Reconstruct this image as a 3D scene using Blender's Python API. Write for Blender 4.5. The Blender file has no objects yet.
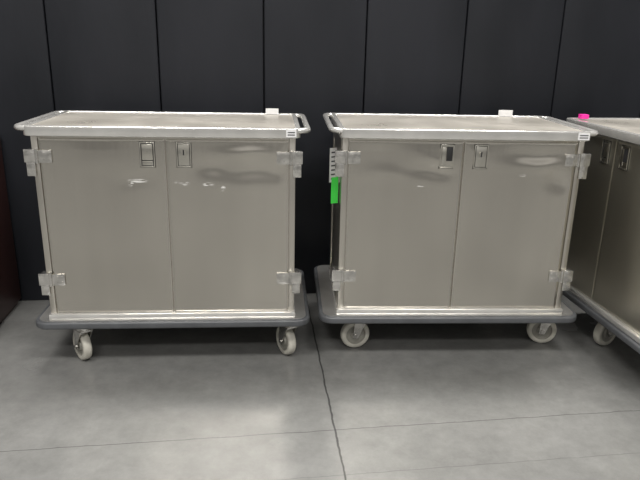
import bpy, bmesh, math, random
from mathutils import Matrix, Vector, noise
random.seed(3)
S=bpy.context.scene
C=bpy.context.collection

# ---------------------------------------------------------------- materials
def mat(name, col, metal=0.0, rough=0.5, var=0.0, vscale=6.0, bump=0.0, bscale=30.0, stretch=(1,1,1), spec=0.5, col2=None, rvar=0.0):
    m=bpy.data.materials.new(name); m.use_nodes=True
    nt=m.node_tree; N=nt.nodes; L=nt.links
    b=N['Principled BSDF']
    b.inputs['Base Color'].default_value=(*col,1); b.inputs['Metallic'].default_value=metal
    b.inputs['Roughness'].default_value=rough; b.inputs['Specular IOR Level'].default_value=spec
    tc=N.new('ShaderNodeTexCoord'); mp=N.new('ShaderNodeMapping'); mp.inputs['Scale'].default_value=stretch
    L.new(tc.outputs['Object'],mp.inputs['Vector'])
    n=N.new('ShaderNodeTexNoise'); n.inputs['Scale'].default_value=vscale; n.inputs['Detail'].default_value=6
    L.new(mp.outputs[0],n.inputs['Vector'])
    c2=col2 if col2 else tuple(max(0,c*(1-var)) for c in col)
    mix=N.new('ShaderNodeMix'); mix.data_type='RGBA'
    mix.inputs[6].default_value=(*c2,1); mix.inputs[7].default_value=(*col,1)
    ramp=N.new('ShaderNodeMapRange'); ramp.inputs[1].default_value=.32; ramp.inputs[2].default_value=.68
    L.new(n.outputs[0],ramp.inputs[0]); L.new(ramp.outputs[0],mix.inputs[0]); L.new(mix.outputs[2],b.inputs['Base Color'])
    if rvar:
        r=N.new('ShaderNodeMapRange'); r.inputs[1].default_value=.3; r.inputs[2].default_value=.7
        r.inputs[3].default_value=rough-rvar; r.inputs[4].default_value=rough+rvar
        L.new(n.outputs[0],r.inputs[0]); L.new(r.outputs[0],b.inputs['Roughness'])
    if bump:
        n2=N.new('ShaderNodeTexNoise'); n2.inputs['Scale'].default_value=bscale; n2.inputs['Detail'].default_value=4
        L.new(mp.outputs[0],n2.inputs['Vector'])
        bp=N.new('ShaderNodeBump'); bp.inputs['Strength'].default_value=bump; bp.inputs['Distance'].default_value=.01
        L.new(n2.outputs[0],bp.inputs['Height']); L.new(bp.outputs[0],b.inputs['Normal'])
    return m

def scuffed(name,col,spots,rough=.23):
    m=mat(name,col,metal=1,rough=rough,var=.20,vscale=2.2,bump=.03,bscale=50,stretch=(1,1,.14),rvar=.03)
    nt=m.node_tree;N=nt.nodes;L=nt.links;b=N['Principled BSDF']
    tc=N.new('ShaderNodeTexCoord'); total=None
    mp=N.new('ShaderNodeMapping'); mp.inputs['Scale'].default_value=(14,1,110)
    L.new(tc.outputs['Object'],mp.inputs[0])
    n=N.new('ShaderNodeTexNoise'); n.inputs['Scale'].default_value=1.0; n.inputs['Detail'].default_value=5; n.inputs['Distortion'].default_value=1.5
    L.new(mp.outputs[0],n.inputs['Vector'])
    th=N.new('ShaderNodeMapRange'); th.inputs[1].default_value=.48; th.inputs[2].default_value=.55
    L.new(n.outputs[0],th.inputs[0])
    for (x,z,sx,sz) in spots:
        m2=N.new('ShaderNodeMapping'); m2.vector_type='POINT'
        m2.inputs['Location'].default_value=(-x/sx,0,-z/sz); m2.inputs['Scale'].default_value=(1/sx,0,1/sz)
        L.new(tc.outputs['Object'],m2.inputs[0])
        ln=N.new('ShaderNodeVectorMath'); ln.operation='LENGTH'; L.new(m2.outputs[0],ln.inputs[0])
        mr=N.new('ShaderNodeMapRange'); mr.inputs[1].default_value=1; mr.inputs[2].default_value=.5
        mr.inputs[3].default_value=0; mr.inputs[4].default_value=1
        L.new(ln.outputs['Value'],mr.inputs[0])
        if total is None: total=mr.outputs[0]
        else:
            a=N.new('ShaderNodeMath'); a.operation='MAXIMUM'; L.new(total,a.inputs[0]); L.new(mr.outputs[0],a.inputs[1]); total=a.outputs[0]
    mu=N.new('ShaderNodeMath'); mu.operation='MULTIPLY'; L.new(total,mu.inputs[0]); L.new(th.outputs[0],mu.inputs[1])
    mu2=N.new('ShaderNodeMath'); mu2.operation='MULTIPLY'; L.new(mu.outputs[0],mu2.inputs[0]); mu2.inputs[1].default_value=.85; mu=mu2
    old=b.inputs['Base Color'].links[0].from_socket
    mix=N.new('ShaderNodeMix'); mix.data_type='RGBA'; mix.inputs[7].default_value=(.9,.9,.88,1)
    L.new(mu.outputs[0],mix.inputs[0]); L.new(old,mix.inputs[6]); L.new(mix.outputs[2],b.inputs['Base Color'])
    inv=N.new('ShaderNodeMath'); inv.operation='MULTIPLY_ADD'; inv.inputs[1].default_value=-.8; inv.inputs[2].default_value=1
    L.new(mu.outputs[0],inv.inputs[0]); L.new(inv.outputs[0],b.inputs['Metallic'])
    m3=N.new('ShaderNodeMapping'); m3.inputs['Scale'].default_value=(260,1,3); L.new(tc.outputs['Object'],m3.inputs[0])
    n3=N.new('ShaderNodeTexNoise'); n3.inputs['Scale'].default_value=1; n3.inputs['Detail'].default_value=2; L.new(m3.outputs[0],n3.inputs['Vector'])
    r3=N.new('ShaderNodeMapRange'); r3.inputs[3].default_value=rough-.08; r3.inputs[4].default_value=rough+.08
    L.new(n3.outputs[0],r3.inputs[0]); L.new(r3.outputs[0],b.inputs['Roughness'])
    return m

STEEL=(.70,.668,.605)
M_body =mat('brushed_steel',STEEL,1,.28,.12,2,.05,60,(1,1,.08))
M_rail =mat('bright_steel',(.86,.85,.82),.72,.22,.18,9,.05,40)
M_top  =mat('worn_steel_top',(.53,.50,.45),.45,.34,.0,4,.04,25,col2=(.43,.405,.36),rvar=.07)
M_hinge=mat('cast_hinge_metal',(.76,.745,.71),.92,.24,.35,35,.14,60)
M_bump =mat('grey_bumper_rubber',(.105,.11,.118),.1,.38,.25,15,.1,60)
M_deck =mat('deck_steel',(.60,.59,.57),.8,.36,.2,8,.05,40)
M_wheel=mat('cream_wheel',(.60,.58,.51),0,.5,.2,25)
M_hub  =mat('wheel_hub_grey',(.34,.33,.29),.1,.5,.2,25)
M_dark =mat('dark_recess',(.015,.015,.016),0,.6,.2,20)
M_white=mat('white_paper',(.80,.80,.80),0,.6,.05,20)
M_ink  =mat('black_ink',(.05,.05,.06),0,.6,.1,20)
M_green=mat('green_sticker',(.07,.75,.09),0,.5,.05,20)
M_pink =mat('pink_tag',(.9,.03,.38),0,.5,.05,20)
M_latch=mat('latch_steel',(.66,.64,.58),1,.26,.1,20)
M_wood =mat('dark_maroon_laminate',(.040,.014,.012),0,.4,.3,4,0,30,(1,1,.1))
M_wall=mat('black_padded_vinyl',(.019,.0205,.026),0,.55,.0,2.2,.6,5,(1,1,.35),.28,col2=(.011,.0125,.016),rvar=.08)

# ---------------------------------------------------------------- mesh helpers
def finish(bm,name,mats,parent=None,smooth=False,angle=40):
    bmesh.ops.recalc_face_normals(bm,faces=bm.faces)
    me=bpy.data.meshes.new(name); bm.to_mesh(me); bm.free()
    for m in (mats if isinstance(mats,(list,tuple)) else [mats]): me.materials.append(m)
    if smooth:
        for p in me.polygons: p.use_smooth=True
        me.set_sharp_from_angle(angle=math.radians(angle))
    o=bpy.data.objects.new(name,me); C.objects.link(o)
    if parent is not None: o.parent=parent
    return o

def merge(bm,b2,mi=0,M=None):
    mp={}
    for v in b2.verts:
        co=M@v.co if M else v.co
        mp[v]=bm.verts.new(co)
    for f in b2.faces:
        try:
            nf=bm.faces.new([mp[v] for v in f.verts]); nf.material_index=mi
        except ValueError: pass
    b2.free()

def box(bm,x0,x1,y0,y1,z0,z1,bev=0,mi=0,seg=2,M=None):
    b2=bmesh.new()
    bmesh.ops.create_cube(b2,size=1)
    for v in b2.verts:
        v.co=Vector(((x0+x1)/2+v.co.x*(x1-x0),(y0+y1)/2+v.co.y*(y1-y0),(z0+z1)/2+v.co.z*(z1-z0)))
    if bev: bmesh.ops.bevel(b2,geom=b2.edges[:]+b2.verts[:],offset=bev,segments=seg,affect='EDGES',profile=.5)
    merge(bm,b2,mi,M)

def cyl(bm,p0,p1,r,r2=None,seg=24,mi=0,bev=0):
    p0=Vector(p0);p1=Vector(p1);d=p1-p0
    b2=bmesh.new()
    bmesh.ops.create_cone(b2,cap_ends=True,segments=seg,radius1=r,radius2=r if r2 is None else r2,depth=d.length)
    if bev:
        es=[e for e in b2.edges if len(e.link_faces)==2 and any(len(f.verts)>4 for f in e.link_faces)]
        bmesh.ops.bevel(b2,geom=es,offset=bev,segments=3,affect='EDGES',profile=.5)
    q=d.to_track_quat('Z','Y').to_matrix().to_4x4()
    merge(bm,b2,mi,Matrix.Translation((p0+p1)/2)@q)

def sweep(bm,pts,prof,closed=False,mi=0):
    n=len(pts); rings=[]
    for i,p in enumerate(pts):
        p=Vector(p)
        a=Vector(pts[(i-1)%n]) if (closed or i>0) else p
        b=Vector(pts[(i+1)%n]) if (closed or i<n-1) else p
        t=(b-a); t.z=0; t.normalize()
        s=Vector((t.y,-t.x,0))
        rings.append([bm.verts.new(p+s*u+Vector((0,0,w))) for u,w in prof])
    m=len(prof)
    for i in range(n if closed else n-1):
        A=rings[i];B=rings[(i+1)%n]
        for j in range(m):
            f=bm.faces.new([A[j],A[(j+1)%m],B[(j+1)%m],B[j]]); f.material_index=mi
    if not closed:
        bm.faces.new(rings[0]).material_index=mi; bm.faces.new(rings[-1][::-1]).material_index=mi

def rrect(x0,x1,y0,y1,r,z,n=7):
    out=[]
    for cx,cy,a0 in ((x1-r,y0+r,-90),(x1-r,y1-r,0),(x0+r,y1-r,90),(x0+r,y0+r,180)):
        for i in range(n+1):
            a=math.radians(a0+90*i/n); out.append((cx+r*math.cos(a),cy+r*math.sin(a),z))
    return out
def circ(r,n=12):
    return [(r*math.cos(2*math.pi*i/n),r*math.sin(2*math.pi*i/n)) for i in range(n)]
def rprof(w,h,r,n=4):
    out=[]
    for cx,cy,a0 in ((w-r,-h+r,-90),(w-r,h-r,0),(-w+r,h-r,90),(-w+r,-h+r,180)):
        for i in range(n+1):
            a=math.radians(a0+90*i/n); out.append((cx+r*math.cos(a),cy+r*math.sin(a)))
    return out
def slab(bm,path,z0,z1,mi=0):
    A=[bm.verts.new((p[0],p[1],z0)) for p in path];B=[bm.verts.new((p[0],p[1],z1)) for p in path]
    n=len(path)
    for i in range(n): bm.faces.new([A[i],A[(i+1)%n],B[(i+1)%n],B[i]]).material_index=mi
    bm.faces.new(B).material_index=mi; bm.faces.new(A[::-1]).material_index=mi

# ---------------------------------------------------------------- cart
ZB,ZT,H=.290,1.152,1.210
def caster(root,x,y,ang):
    R=.080
    bm=bmesh.new()
    M=Matrix.Translation((x,y,0))@Matrix.Rotation(ang,4,'Z')
    box(bm,-.050,.050,-.055,.055,.208,.217,.002,0,1,M)
    b2=bmesh.new(); cyl(b2,(0,0,.184),(0,0,.208),.036,.042,20); merge(bm,b2,0,M)
    b2=bmesh.new(); box(b2,-.034,.034,-.034,.045,.172,.184,.004); merge(bm,b2,0,M)
    for s in (-1,1):
        b2=bmesh.new()
        pr=[(-.034,.182),(.045,.182),(.052,.150),(.058,R-.012),(.030,R-.018),(.008,.12)]
        A=[b2.verts.new((s*.0285,a,b)) for a,b in pr];B=[b2.verts.new((s*.0330,a,b)) for a,b in pr]
        n=len(pr)
        for i in range(n): b2.faces.new([A[i],A[(i+1)%n],B[(i+1)%n],B[i]])
        b2.faces.new(A);b2.faces.new(B[::-1])
        merge(bm,b2,0,M)
    b2=bmesh.new(); cyl(b2,(-.040,.040,R),(.040,.040,R),.009,seg=12); merge(bm,b2,0,M)
    f=finish(bm,'caster',M_hinge,root,True)
    bm=bmesh.new()
    b2=bmesh.new()
    prof=[(.0,.012),(.022,.012),(.023,.026),(.013,.030),(.013,.050),(.020,.054),(.0225,.068),(.019,.076),(.010,.0795),(0,.080)]
    prof=prof+[(-a,b) for a,b in prof[-2:0:-1]]
    seg=40; rings=[]
    for i in range(seg):
        t=2*math.pi*i/seg
        rings.append([b2.verts.new((a,b*math.cos(t),b*math.sin(t))) for a,b in prof])
    for i in range(seg):
        A=rings[i];B=rings[(i+1)%seg]
        for j in range(len(prof)):
            k=(j+1)%len(prof)
            b2.faces.new([A[j],A[k],B[k],B[j]])
    merge(bm,b2,0,M@Matrix.Translation((0,.040,R)))
    w=finish(bm,'wheel',[M_wheel,M_hub],f,True,angle=50)
    axle=M.to_3x3()@Vector((1,0,0)); c=M@Vector((0,.040,R))
    for p in w.data.polygons:
        d=p.center-c; rr=(d-axle*d.dot(axle)).length
        if rr<.052: p.material_index=1
    return f

def door(root,x0,x1,mat_,dents,latch_x,latch_kind,seed=0):
    bm=bmesh.new(); g=.0025; nx,nz=80,120
    X0,X1=x0+g,x1-g; vs={}
    rs=random.Random(seed)
    ph=[rs.uniform(0,6.28) for _ in range(6)]
    for i in range(nx+1):
        for k in range(nz+1):
            x=X0+(X1-X0)*i/nx; z=ZB+(ZT-ZB)*k/nz
            y=0
            e=min(i,nx-i,k,nz-k); fe=min(1,e/7)
            y+=fe*(.0012*math.sin(9*x+ph[0]+1.5*z)+.0010*math.sin(11*z+ph[1]+3*x)+.0005*math.sin(21*x-7*z+ph[2]))
            wx=.030*noise.noise(Vector((x*7,z*7,seed))); wz=.022*noise.noise(Vector((x*6,z*6,seed+5)))
            for (dx,dz,sx,sz,amp) in dents:
                y+=.72*fe*amp*math.exp(-((x+wx-dx)/sx)**2-((z+wz-dz)/sz)**2)
            if e==0: y+=.003
            vs[i,k]=bm.verts.new((x,y,z))
    for i in range(nx):
        for k in range(nz): bm.faces.new([vs[i,k],vs[i+1,k],vs[i+1,k+1],vs[i,k+1]])
    T=.011
    loop=[(i,0) for i in range(nx)]+[(nx,k) for k in range(nz)]+[(i,nz) for i in range(nx,0,-1)]+[(0,k) for k in range(nz,0,-1)]
    bk=[bm.verts.new((vs[p].co.x,T,vs[p].co.z)) for p in loop]
    n=len(loop)
    for j in range(n): bm.faces.new([vs[loop[j]],bk[j],bk[(j+1)%n],vs[loop[(j+1)%n]]])
    bm.faces.new(bk)
    d=finish(bm,'door',mat_,root,True,angle=30)
    bm=bmesh.new(); w,h=.034,.058; zc=ZT-.072; x=latch_x
    box(bm,x-w,x-w+.006,-.007,.002,zc-h,zc+h,.0015)
    box(bm,x+w-.006,x+w,-.007,.002,zc-h,zc+h,.0015)
    box(bm,x-w,x+w,-.007,.002,zc+h-.006,zc+h,.0015)
    box(bm,x-w,x+w,-.007,.002,zc-h,zc-h+.006,.0015)
    box(bm,x-w-.002,x+w+.002,-.0015,.002,zc-h-.002,zc+h+.002,0,1)
    if latch_kind=='paddle':
        box(bm,x-w+.004,x+w-.004,-.003,.001,zc-h+.004,zc+h-.004,0,1)
        box(bm,x-w+.009,x+w-.009,-.007,-.002,zc-h+.032,zc+h-.009,.003)
        box(bm,x-w+.009,x+w-.009,-.005,-.002,zc-h+.009,zc-h+.028,.001)
    elif latch_kind=='lock':
        box(bm,x-w+.004,x+w-.004,-.003,.001,zc-h+.004,zc+h-.004,0,1)
        box(bm,x-w+.008,x+w-.008,-.006,-.002,zc-h+.008,zc+h-.008,.002)
        cyl(bm,(x,-.005,zc+.012),(x,-.011,zc+.012),.011,seg=20)
        box(bm,x-.003,x+.003,-.0125,-.010,zc+.0,zc+.024,0,1)
    else:
        box(bm,x-w+.004,x+w-.004,-.004,.001,zc-h+.004,zc+h-.004,0,0)
        box(bm,x-.002,x+w-.007,-.0085,-.002,zc-.022,zc+.046,.003,1)
        box(bm,x-w+.009,x-.004,-.0075,-.002,zc-.042,zc+.044,.003,0)
    finish(bm,'latch',[M_latch,M_dark],d,True)
    return d

def hinge(root,sx,edge,z,tab):
    bm=bmesh.new()
    w=.058; hh=.029
    xa,xb=sorted((edge-sx*w,edge+sx*.008))
    box(bm,xa,xb,-.008,-.0005,z-hh,z+hh,.0012)
    xa,xb=sorted((edge+sx*.010,edge+sx*.064))
    box(bm,xa,xb,-.012,-.001,z-hh+.002,z+hh+.004,.002)
    cyl(bm,(edge+sx*.009,-.008,z-hh-.002),(edge+sx*.009,-.008,z+hh+.006),.0075,seg=16)
    xa,xb=sorted((edge+sx*.018,edge+sx*.058))
    box(bm,xa,xb,-.009,-.001,z-hh-tab,z-hh+.006,.002)
    xa,xb=sorted((edge+sx*.034,edge+sx*.058))
    box(bm,xa,xb,-.006,.045,z-hh-tab*.5,z+hh,.002)
    for dx in (-.046,-.022):
        for dz in (.014,-.014): cyl(bm,(edge+sx*dx,-.007,z+dz),(edge+sx*dx,-.0105,z+dz),.0045,seg=10)
    return finish(bm,'hinge',M_hinge,root,True)

def cart(name,loc,rot,label,w=.57,T=.60,deckw=.66,dents=((),()),scuffs=(),latches=('paddle','lock'),
         wheels=None,handles=(1,1),base_front=.030,group=None,col=STEEL,split=0,seed=1,tx=.052,rough=.23):
    root=bpy.data.objects.new(name,None); C.objects.link(root)
    root.location=(loc[0],loc[1],0); root.rotation_euler=(0,0,rot)
    root['label']=label; root['category']='cart'
    if group: root['group']=group
    bw=w+.030
    bm=bmesh.new()
    box(bm,-bw+.004,bw-.004,.012,T-.02,.262,1.165,0)
    for s in (-1,1):
        xa,xb=sorted((s*(w+.001),s*bw)); box(bm,xa,xb,.002,.05,.262,1.165,.003)
        box(bm,xa,xb,T-.06,T-.01,.262,1.165,.003)
        xa,xb=sorted((s*(bw-.004),s*(bw+.002)))
        box(bm,xa,xb,.05,T-.06,1.09,1.165,.001); box(bm,xa,xb,.05,T-.06,.262,.33,.001)
    box(bm,-w,w,.004,.02,1.150,1.166,.001)
    finish(bm,'body',M_body,root,True)
    bm=bmesh.new(); box(bm,-bw-.006,bw+.006,-.018,T+.0,.258,.288,.006)
    finish(bm,'lower_rail',M_rail,root,True)
    bm=bmesh.new(); tw=w+tx
    slab(bm,rrect(-tw+.02,tw-.02,-.02,T-.02,.02,0),1.168,1.2045,1)
    inner=rrect(-tw+.012,tw-.012,-.028,T-.012,.022,1.188)
    sweep(bm,inner,rprof(.012,.023,.005),True,0)
    finish(bm,'top',[M_rail,M_top],root,True,angle=50)
    for s,on in zip((-1,1),handles):
        if not on: continue
        bm=bmesh.new(); hx=tw+.036; pts=[]
        y0,y1=-.020,T-.022; r=.045
        pts.append((s*(tw-.03),y0,1.199))
        for i in range(9):
            a=math.radians(-90+90*i/8); pts.append((s*(hx-r+r*math.cos(a)),y0+r+r*math.sin(a),1.199))
        for i in range(9):
            a=math.radians(90*i/8); pts.append((s*(hx-r+r*math.cos(a)),y1-r+r*math.sin(a),1.199))
        pts.append((s*(tw-.03),y1,1.199))
        sweep(bm,pts,circ(.0135,14))
        finish(bm,'push_handle',M_rail,root,True,angle=60)
    yb=T+.10; bf=-base_front
    bm=bmesh.new(); slab(bm,rrect(-deckw,deckw,bf,yb,.05,0),.217,.260)
    finish(bm,'deck',M_deck,root,True)
    bm=bmesh.new(); sweep(bm,rrect(-deckw-.006,deckw+.006,bf-.006,yb+.006,.055,.238,9),rprof(.014,.018,.010),True)
    finish(bm,'bumper',M_bump,root,True,angle=60)
    door(root,-w,split,scuffed('door_steel_a',col,scuffs[0] if scuffs else [(9,9,.1,.1)],rough),dents[0],split-.083,latches[0],seed)
    door(root,split,w,scuffed('door_steel_b',col,scuffs[1] if scuffs else [(9,9,.1,.1)],rough),dents[1],split+.083,latches[1],seed+7)
    for s in (-1,1):
        hinge(root,s,s*w,1.068,.062); hinge(root,s,s*w,.466,.05)
    for (x,y,a) in wheels: caster(root,x,y,a)
    return root

def plate(root,name,x0,x1,y0,y1,z0,z1,m,label=None,M=None):
    bm=bmesh.new(); box(bm,x0,x1,y0,y1,z0,z1,0,M=M)
    o=finish(bm,name,m,root)
    if label: o['label']=label
    return o

D=math.radians
c1=cart('food_cart',(-.7217,2.8919),.0773,'stainless steel two-door cart with scratched doors and a white rim sticker',
  dents=([(-.14,.955,.12,.04,.004),(-.40,.70,.2,.4,.003),(-.30,1.05,.10,.05,-.002)],
         [(.21,1.02,.06,.035,.006),(.38,1.09,.13,.035,-.009),(.43,1.00,.14,.035,.007),(.10,1.05,.06,.08,-.002),(.30,.93,.16,.05,-.003)]),
  scuffs=([(-.13,.955,.05,.012),(-.17,.945,.02,.02)],[(.065,.945,.045,.014),(.19,.94,.03,.012),(.26,.92,.015,.016)]),
  latches=('paddle','lock'),seed=2,
  wheels=[(-.462,.04,D(38)),(.580,.06,D(28)),(-.50,.58,D(10)),(.53,.58,D(-20))],group='stainless steel food carts')
c2=cart('food_cart.001',(.6825,3.0159),.0553,'stainless steel two-door cart with a green sticker on its side panel',w=.557,T=.63,tx=.046,
  dents=([(-.15,1.01,.10,.035,.008),(-.09,1.07,.10,.04,-.007),(-.36,.99,.16,.04,-.004)],
         [(.34,1.08,.15,.035,.007),(.47,.96,.08,.045,.008),(.40,1.03,.13,.03,-.007),(.20,1.06,.07,.05,-.003)]),
  scuffs=([(-.2,.93,.02,.008)],[(.3,.99,.02,.008)]),
  latches=('slot','lock'),seed=5,
  wheels=[(-.435,.14,D(99)),(.620,.17,D(78)),(-.50,.60,D(15)),(.48,.60,D(60))],group='stainless steel food carts')
c3=cart('food_cart.002',(1.489,3.062),math.atan2(-.990,.14),'darker stainless cart standing side-on, pink tag on its top',
  w=.52,deckw=.552,split=-.10,dents=([],[]),latches=('paddle','slot'),handles=(0,0),base_front=.012,T=.62,seed=9,rough=.38,
  wheels=[(-.12,.10,D(20)),(.46,.12,D(10)),(-.40,.56,0),(.42,.56,0)],group='stainless steel food carts',col=(.66,.635,.55))

plate(c1,'rim_sticker',.555,.602,-.0425,-.040,1.172,1.204,M_white)
for i in range(2): plate(c1,'sticker_print',.562,.595,-.0430,-.0424,1.180+.011*i,1.185+.011*i,M_ink)
plate(c1,'paper_tag',.455,.525,.570,.575,1.207,1.238,M_white)
plate(c2,'rim_sticker',.530,.585,-.0425,-.040,1.172,1.204,M_white)
for i in range(2): plate(c2,'sticker_print',.537,.578,-.0430,-.0424,1.180+.011*i,1.185+.011*i,M_ink)
plate(c2,'paper_tag',.350,.430,.600,.605,1.207,1.243,M_white)
bx=-.557-.030
def flap(name,y,z0,z1,width,ang,m,label=None,inset=0,off=0):
    M=Matrix.Translation((bx-.003,y,0))@Matrix.Rotation(ang,4,'Z')
    return plate(c2,name,-width+inset,-inset,-.001-off,.0-off,z0,z1,m,label,M)
flap('paper_sheet',.28,.89,1.07,.045,D(32),M_white,'white printed paper sheet')
for i in range(7): flap('sheet_print',.28,.905+.023*i,.912+.023*i,.045,D(32),M_ink,None,.010,.001)
flap('green_sticker',.14,.81,.945,.040,D(25),M_green,'bright green paper sticker')
plate(c3,'pink_tag',-.53,-.49,.02,.06,1.212,1.235,M_pink,'bright pink plastic tag')

# ---------------------------------------------------------------- room
WA=.1207
bm=bmesh.new(); ws=.603; M=Matrix.Translation((0,3.8933,0))@Matrix.Rotation(WA,4,'Z')
for i in range(-7,9):
    x=-.356+i*ws
    box(bm,x+.003,x+ws-.003,-.02,.05,.0,3.4,.008,0,3,M)
box(bm,-5,5.5,.03,.15,0,3.4,0,1,1,M)
w=finish(bm,'wall_back',[M_wall,M_dark],None,True); w['kind']='structure'

def floor_mat():
    m=mat('polished_concrete',(.200,.200,.193),0,.22,0,.9,.03,40,col2=(.145,.145,.140),rvar=.07)
    nt=m.node_tree;N=nt.nodes;L=nt.links;b=N['Principled BSDF']
    old=b.inputs['Base Color'].links[0].from_socket
    tc=N.new('ShaderNodeTexCoord')
    n=N.new('ShaderNodeTexNoise'); n.inputs['Scale'].default_value=9; n.inputs['Detail'].default_value=10; n.inputs['Roughness'].default_value=.75
    L.new(tc.outputs['Object'],n.inputs['Vector'])
    mr=N.new('ShaderNodeMapRange'); mr.inputs[1].default_value=.3; mr.inputs[2].default_value=.7; mr.inputs[3].default_value=.80; mr.inputs[4].default_value=1.10
    L.new(n.outputs[0],mr.inputs[0])
    mx=N.new('ShaderNodeMix'); mx.data_type='RGBA'; mx.blend_type='MULTIPLY'; mx.inputs[0].default_value=1
    L.new(old,mx.inputs[6]); L.new(mr.outputs[0],mx.inputs[7]); cur=mx.outputs[2]
    nz=N.new('ShaderNodeTexNoise'); nz.inputs['Scale'].default_value=9; nz.inputs['Detail'].default_value=4; L.new(tc.outputs['Object'],nz.inputs['Vector'])
    sub=N.new('ShaderNodeMath'); sub.operation='MULTIPLY_ADD'; sub.inputs[1].default_value=.018; sub.inputs[2].default_value=-.009; L.new(nz.outputs[0],sub.inputs[0])
    def axes(rot):
        mp=N.new('ShaderNodeMapping'); mp.vector_type='TEXTURE'; mp.inputs['Location'].default_value=(.119,2.018,0); mp.inputs['Rotation'].default_value=(0,0,rot)
        L.new(tc.outputs['Object'],mp.inputs[0])
        sx=N.new('ShaderNodeSeparateXYZ'); L.new(mp.outputs[0],sx.inputs[0]); return sx
    def line(sock,off,wid,strength):
        nonlocal cur
        a=N.new('ShaderNodeMath'); a.operation='ADD'; L.new(sock,a.inputs[0]); L.new(sub.outputs[0],a.inputs[1])
        a2=N.new('ShaderNodeMath'); a2.operation='SUBTRACT'; L.new(a.outputs[0],a2.inputs[0]); a2.inputs[1].default_value=off
        ab=N.new('ShaderNodeMath'); ab.operation='ABSOLUTE'; L.new(a2.outputs[0],ab.inputs[0])
        r=N.new('ShaderNodeMapRange'); r.inputs[1].default_value=wid*.5; r.inputs[2].default_value=wid*1.3; r.inputs[3].default_value=strength; r.inputs[4].default_value=0
        L.new(ab.outputs[0],r.inputs[0])
        mm=N.new('ShaderNodeMix'); mm.data_type='RGBA'; mm.inputs[7].default_value=(.03,.03,.03,1)
        L.new(r.outputs[0],mm.inputs[0]); L.new(cur,mm.inputs[6]); cur=mm.outputs[2]
    A=axes(.112); B=axes(.145)
    line(A.outputs[0],0,.0045,.85)
    line(B.outputs[1],.325,.0026,.55)
    line(B.outputs[1],.03,.002,.3)
    L.new(cur,b.inputs['Base Color'])
    return m
bm=bmesh.new(); box(bm,-7,7,-6,5.2,-.1,0)
f=finish(bm,'floor',floor_mat()); f['kind']='structure'

root=bpy.data.objects.new('storage_cabinet',None); C.objects.link(root)
root.location=(-2.140,3.255,0); root.rotation_euler=(0,0,.12)
root['label']='dark maroon laminate storage cabinet against the padded wall'; root['category']='cabinet'
bm=bmesh.new(); box(bm,-.33,.33,-.33,.33,.03,1.05,.004); box(bm,-.31,.31,-.29,.31,0,.03,0)
finish(bm,'body',M_wood,root,True)
for s in (-1,1):
    bm=bmesh.new(); xa,xb=sorted((s*.003,s*.325)); box(bm,xa,xb,-.352,-.331,.05,1.03,.003)
    d=finish(bm,'door',M_wood,root,True)
    bm=bmesh.new(); cyl(bm,(s*.04,-.352,.8),(s*.04,-.375,.8),.011,seg=16,bev=.002)
    finish(bm,'knob',M_latch,d,True)

# ---------------------------------------------------------------- light
def area(loc,size,power,col=(1,.975,.94),sy=None,rot=(0,0,0)):
    l=bpy.data.lights.new('ceiling_lamp','AREA'); l.energy=power; l.color=col; l.size=size
    if sy: l.shape='RECTANGLE'; l.size_y=sy
    o=bpy.data.objects.new('ceiling_lamp',l); o.location=loc; o.rotation_euler=rot; C.objects.link(o)
    return o
area((-1.5,4.4,6.2),1.6,370); area((2.0,4.6,6.2),1.6,370)
area((-2,-.5,6),2.0,200,sy=.8); area((2,-.5,6),2.0,200,sy=.8); area((0,-4,6),4,320,sy=.8)
W=bpy.data.worlds.new('hall'); S.world=W; W.use_nodes=True
N=W.node_tree.nodes;L=W.node_tree.links
bg=N['Background']
tc=N.new('ShaderNodeTexCoord'); sx=N.new('ShaderNodeSeparateXYZ'); L.new(tc.outputs['Generated'],sx.inputs[0])
cr=N.new('ShaderNodeValToRGB'); L.new(sx.outputs[2],cr.inputs[0])
e=cr.color_ramp.elements; e[0].position=0; e[0].color=(.20,.195,.185,1); e[1].position=1; e[1].color=(.34,.335,.33,1)
for p,v in ((.05,.20),(.11,.75),(.18,.85),(.26,.22),(.40,.55)):  # bright low band is added, unseen, to give the door dents highlights
    x=e.new(p); x.color=(v,v*.975,v*.93,1)
L.new(cr.outputs[0],bg.inputs[0]); bg.inputs[1].default_value=.80

# ---------------------------------------------------------------- camera
cam=bpy.data.cameras.new('camera'); co=bpy.data.objects.new('camera',cam); C.objects.link(co)
cam.sensor_width=36; cam.lens=630.1/640*36; cam.clip_start=.05
co.matrix_world=Matrix.Translation((0,0,1.5972))@Matrix.Rotation(math.pi/2-.3064,4,'X')@Matrix.Rotation(.0215,4,'Z')
S.camera=co
S.view_settings.view_transform='Standard'
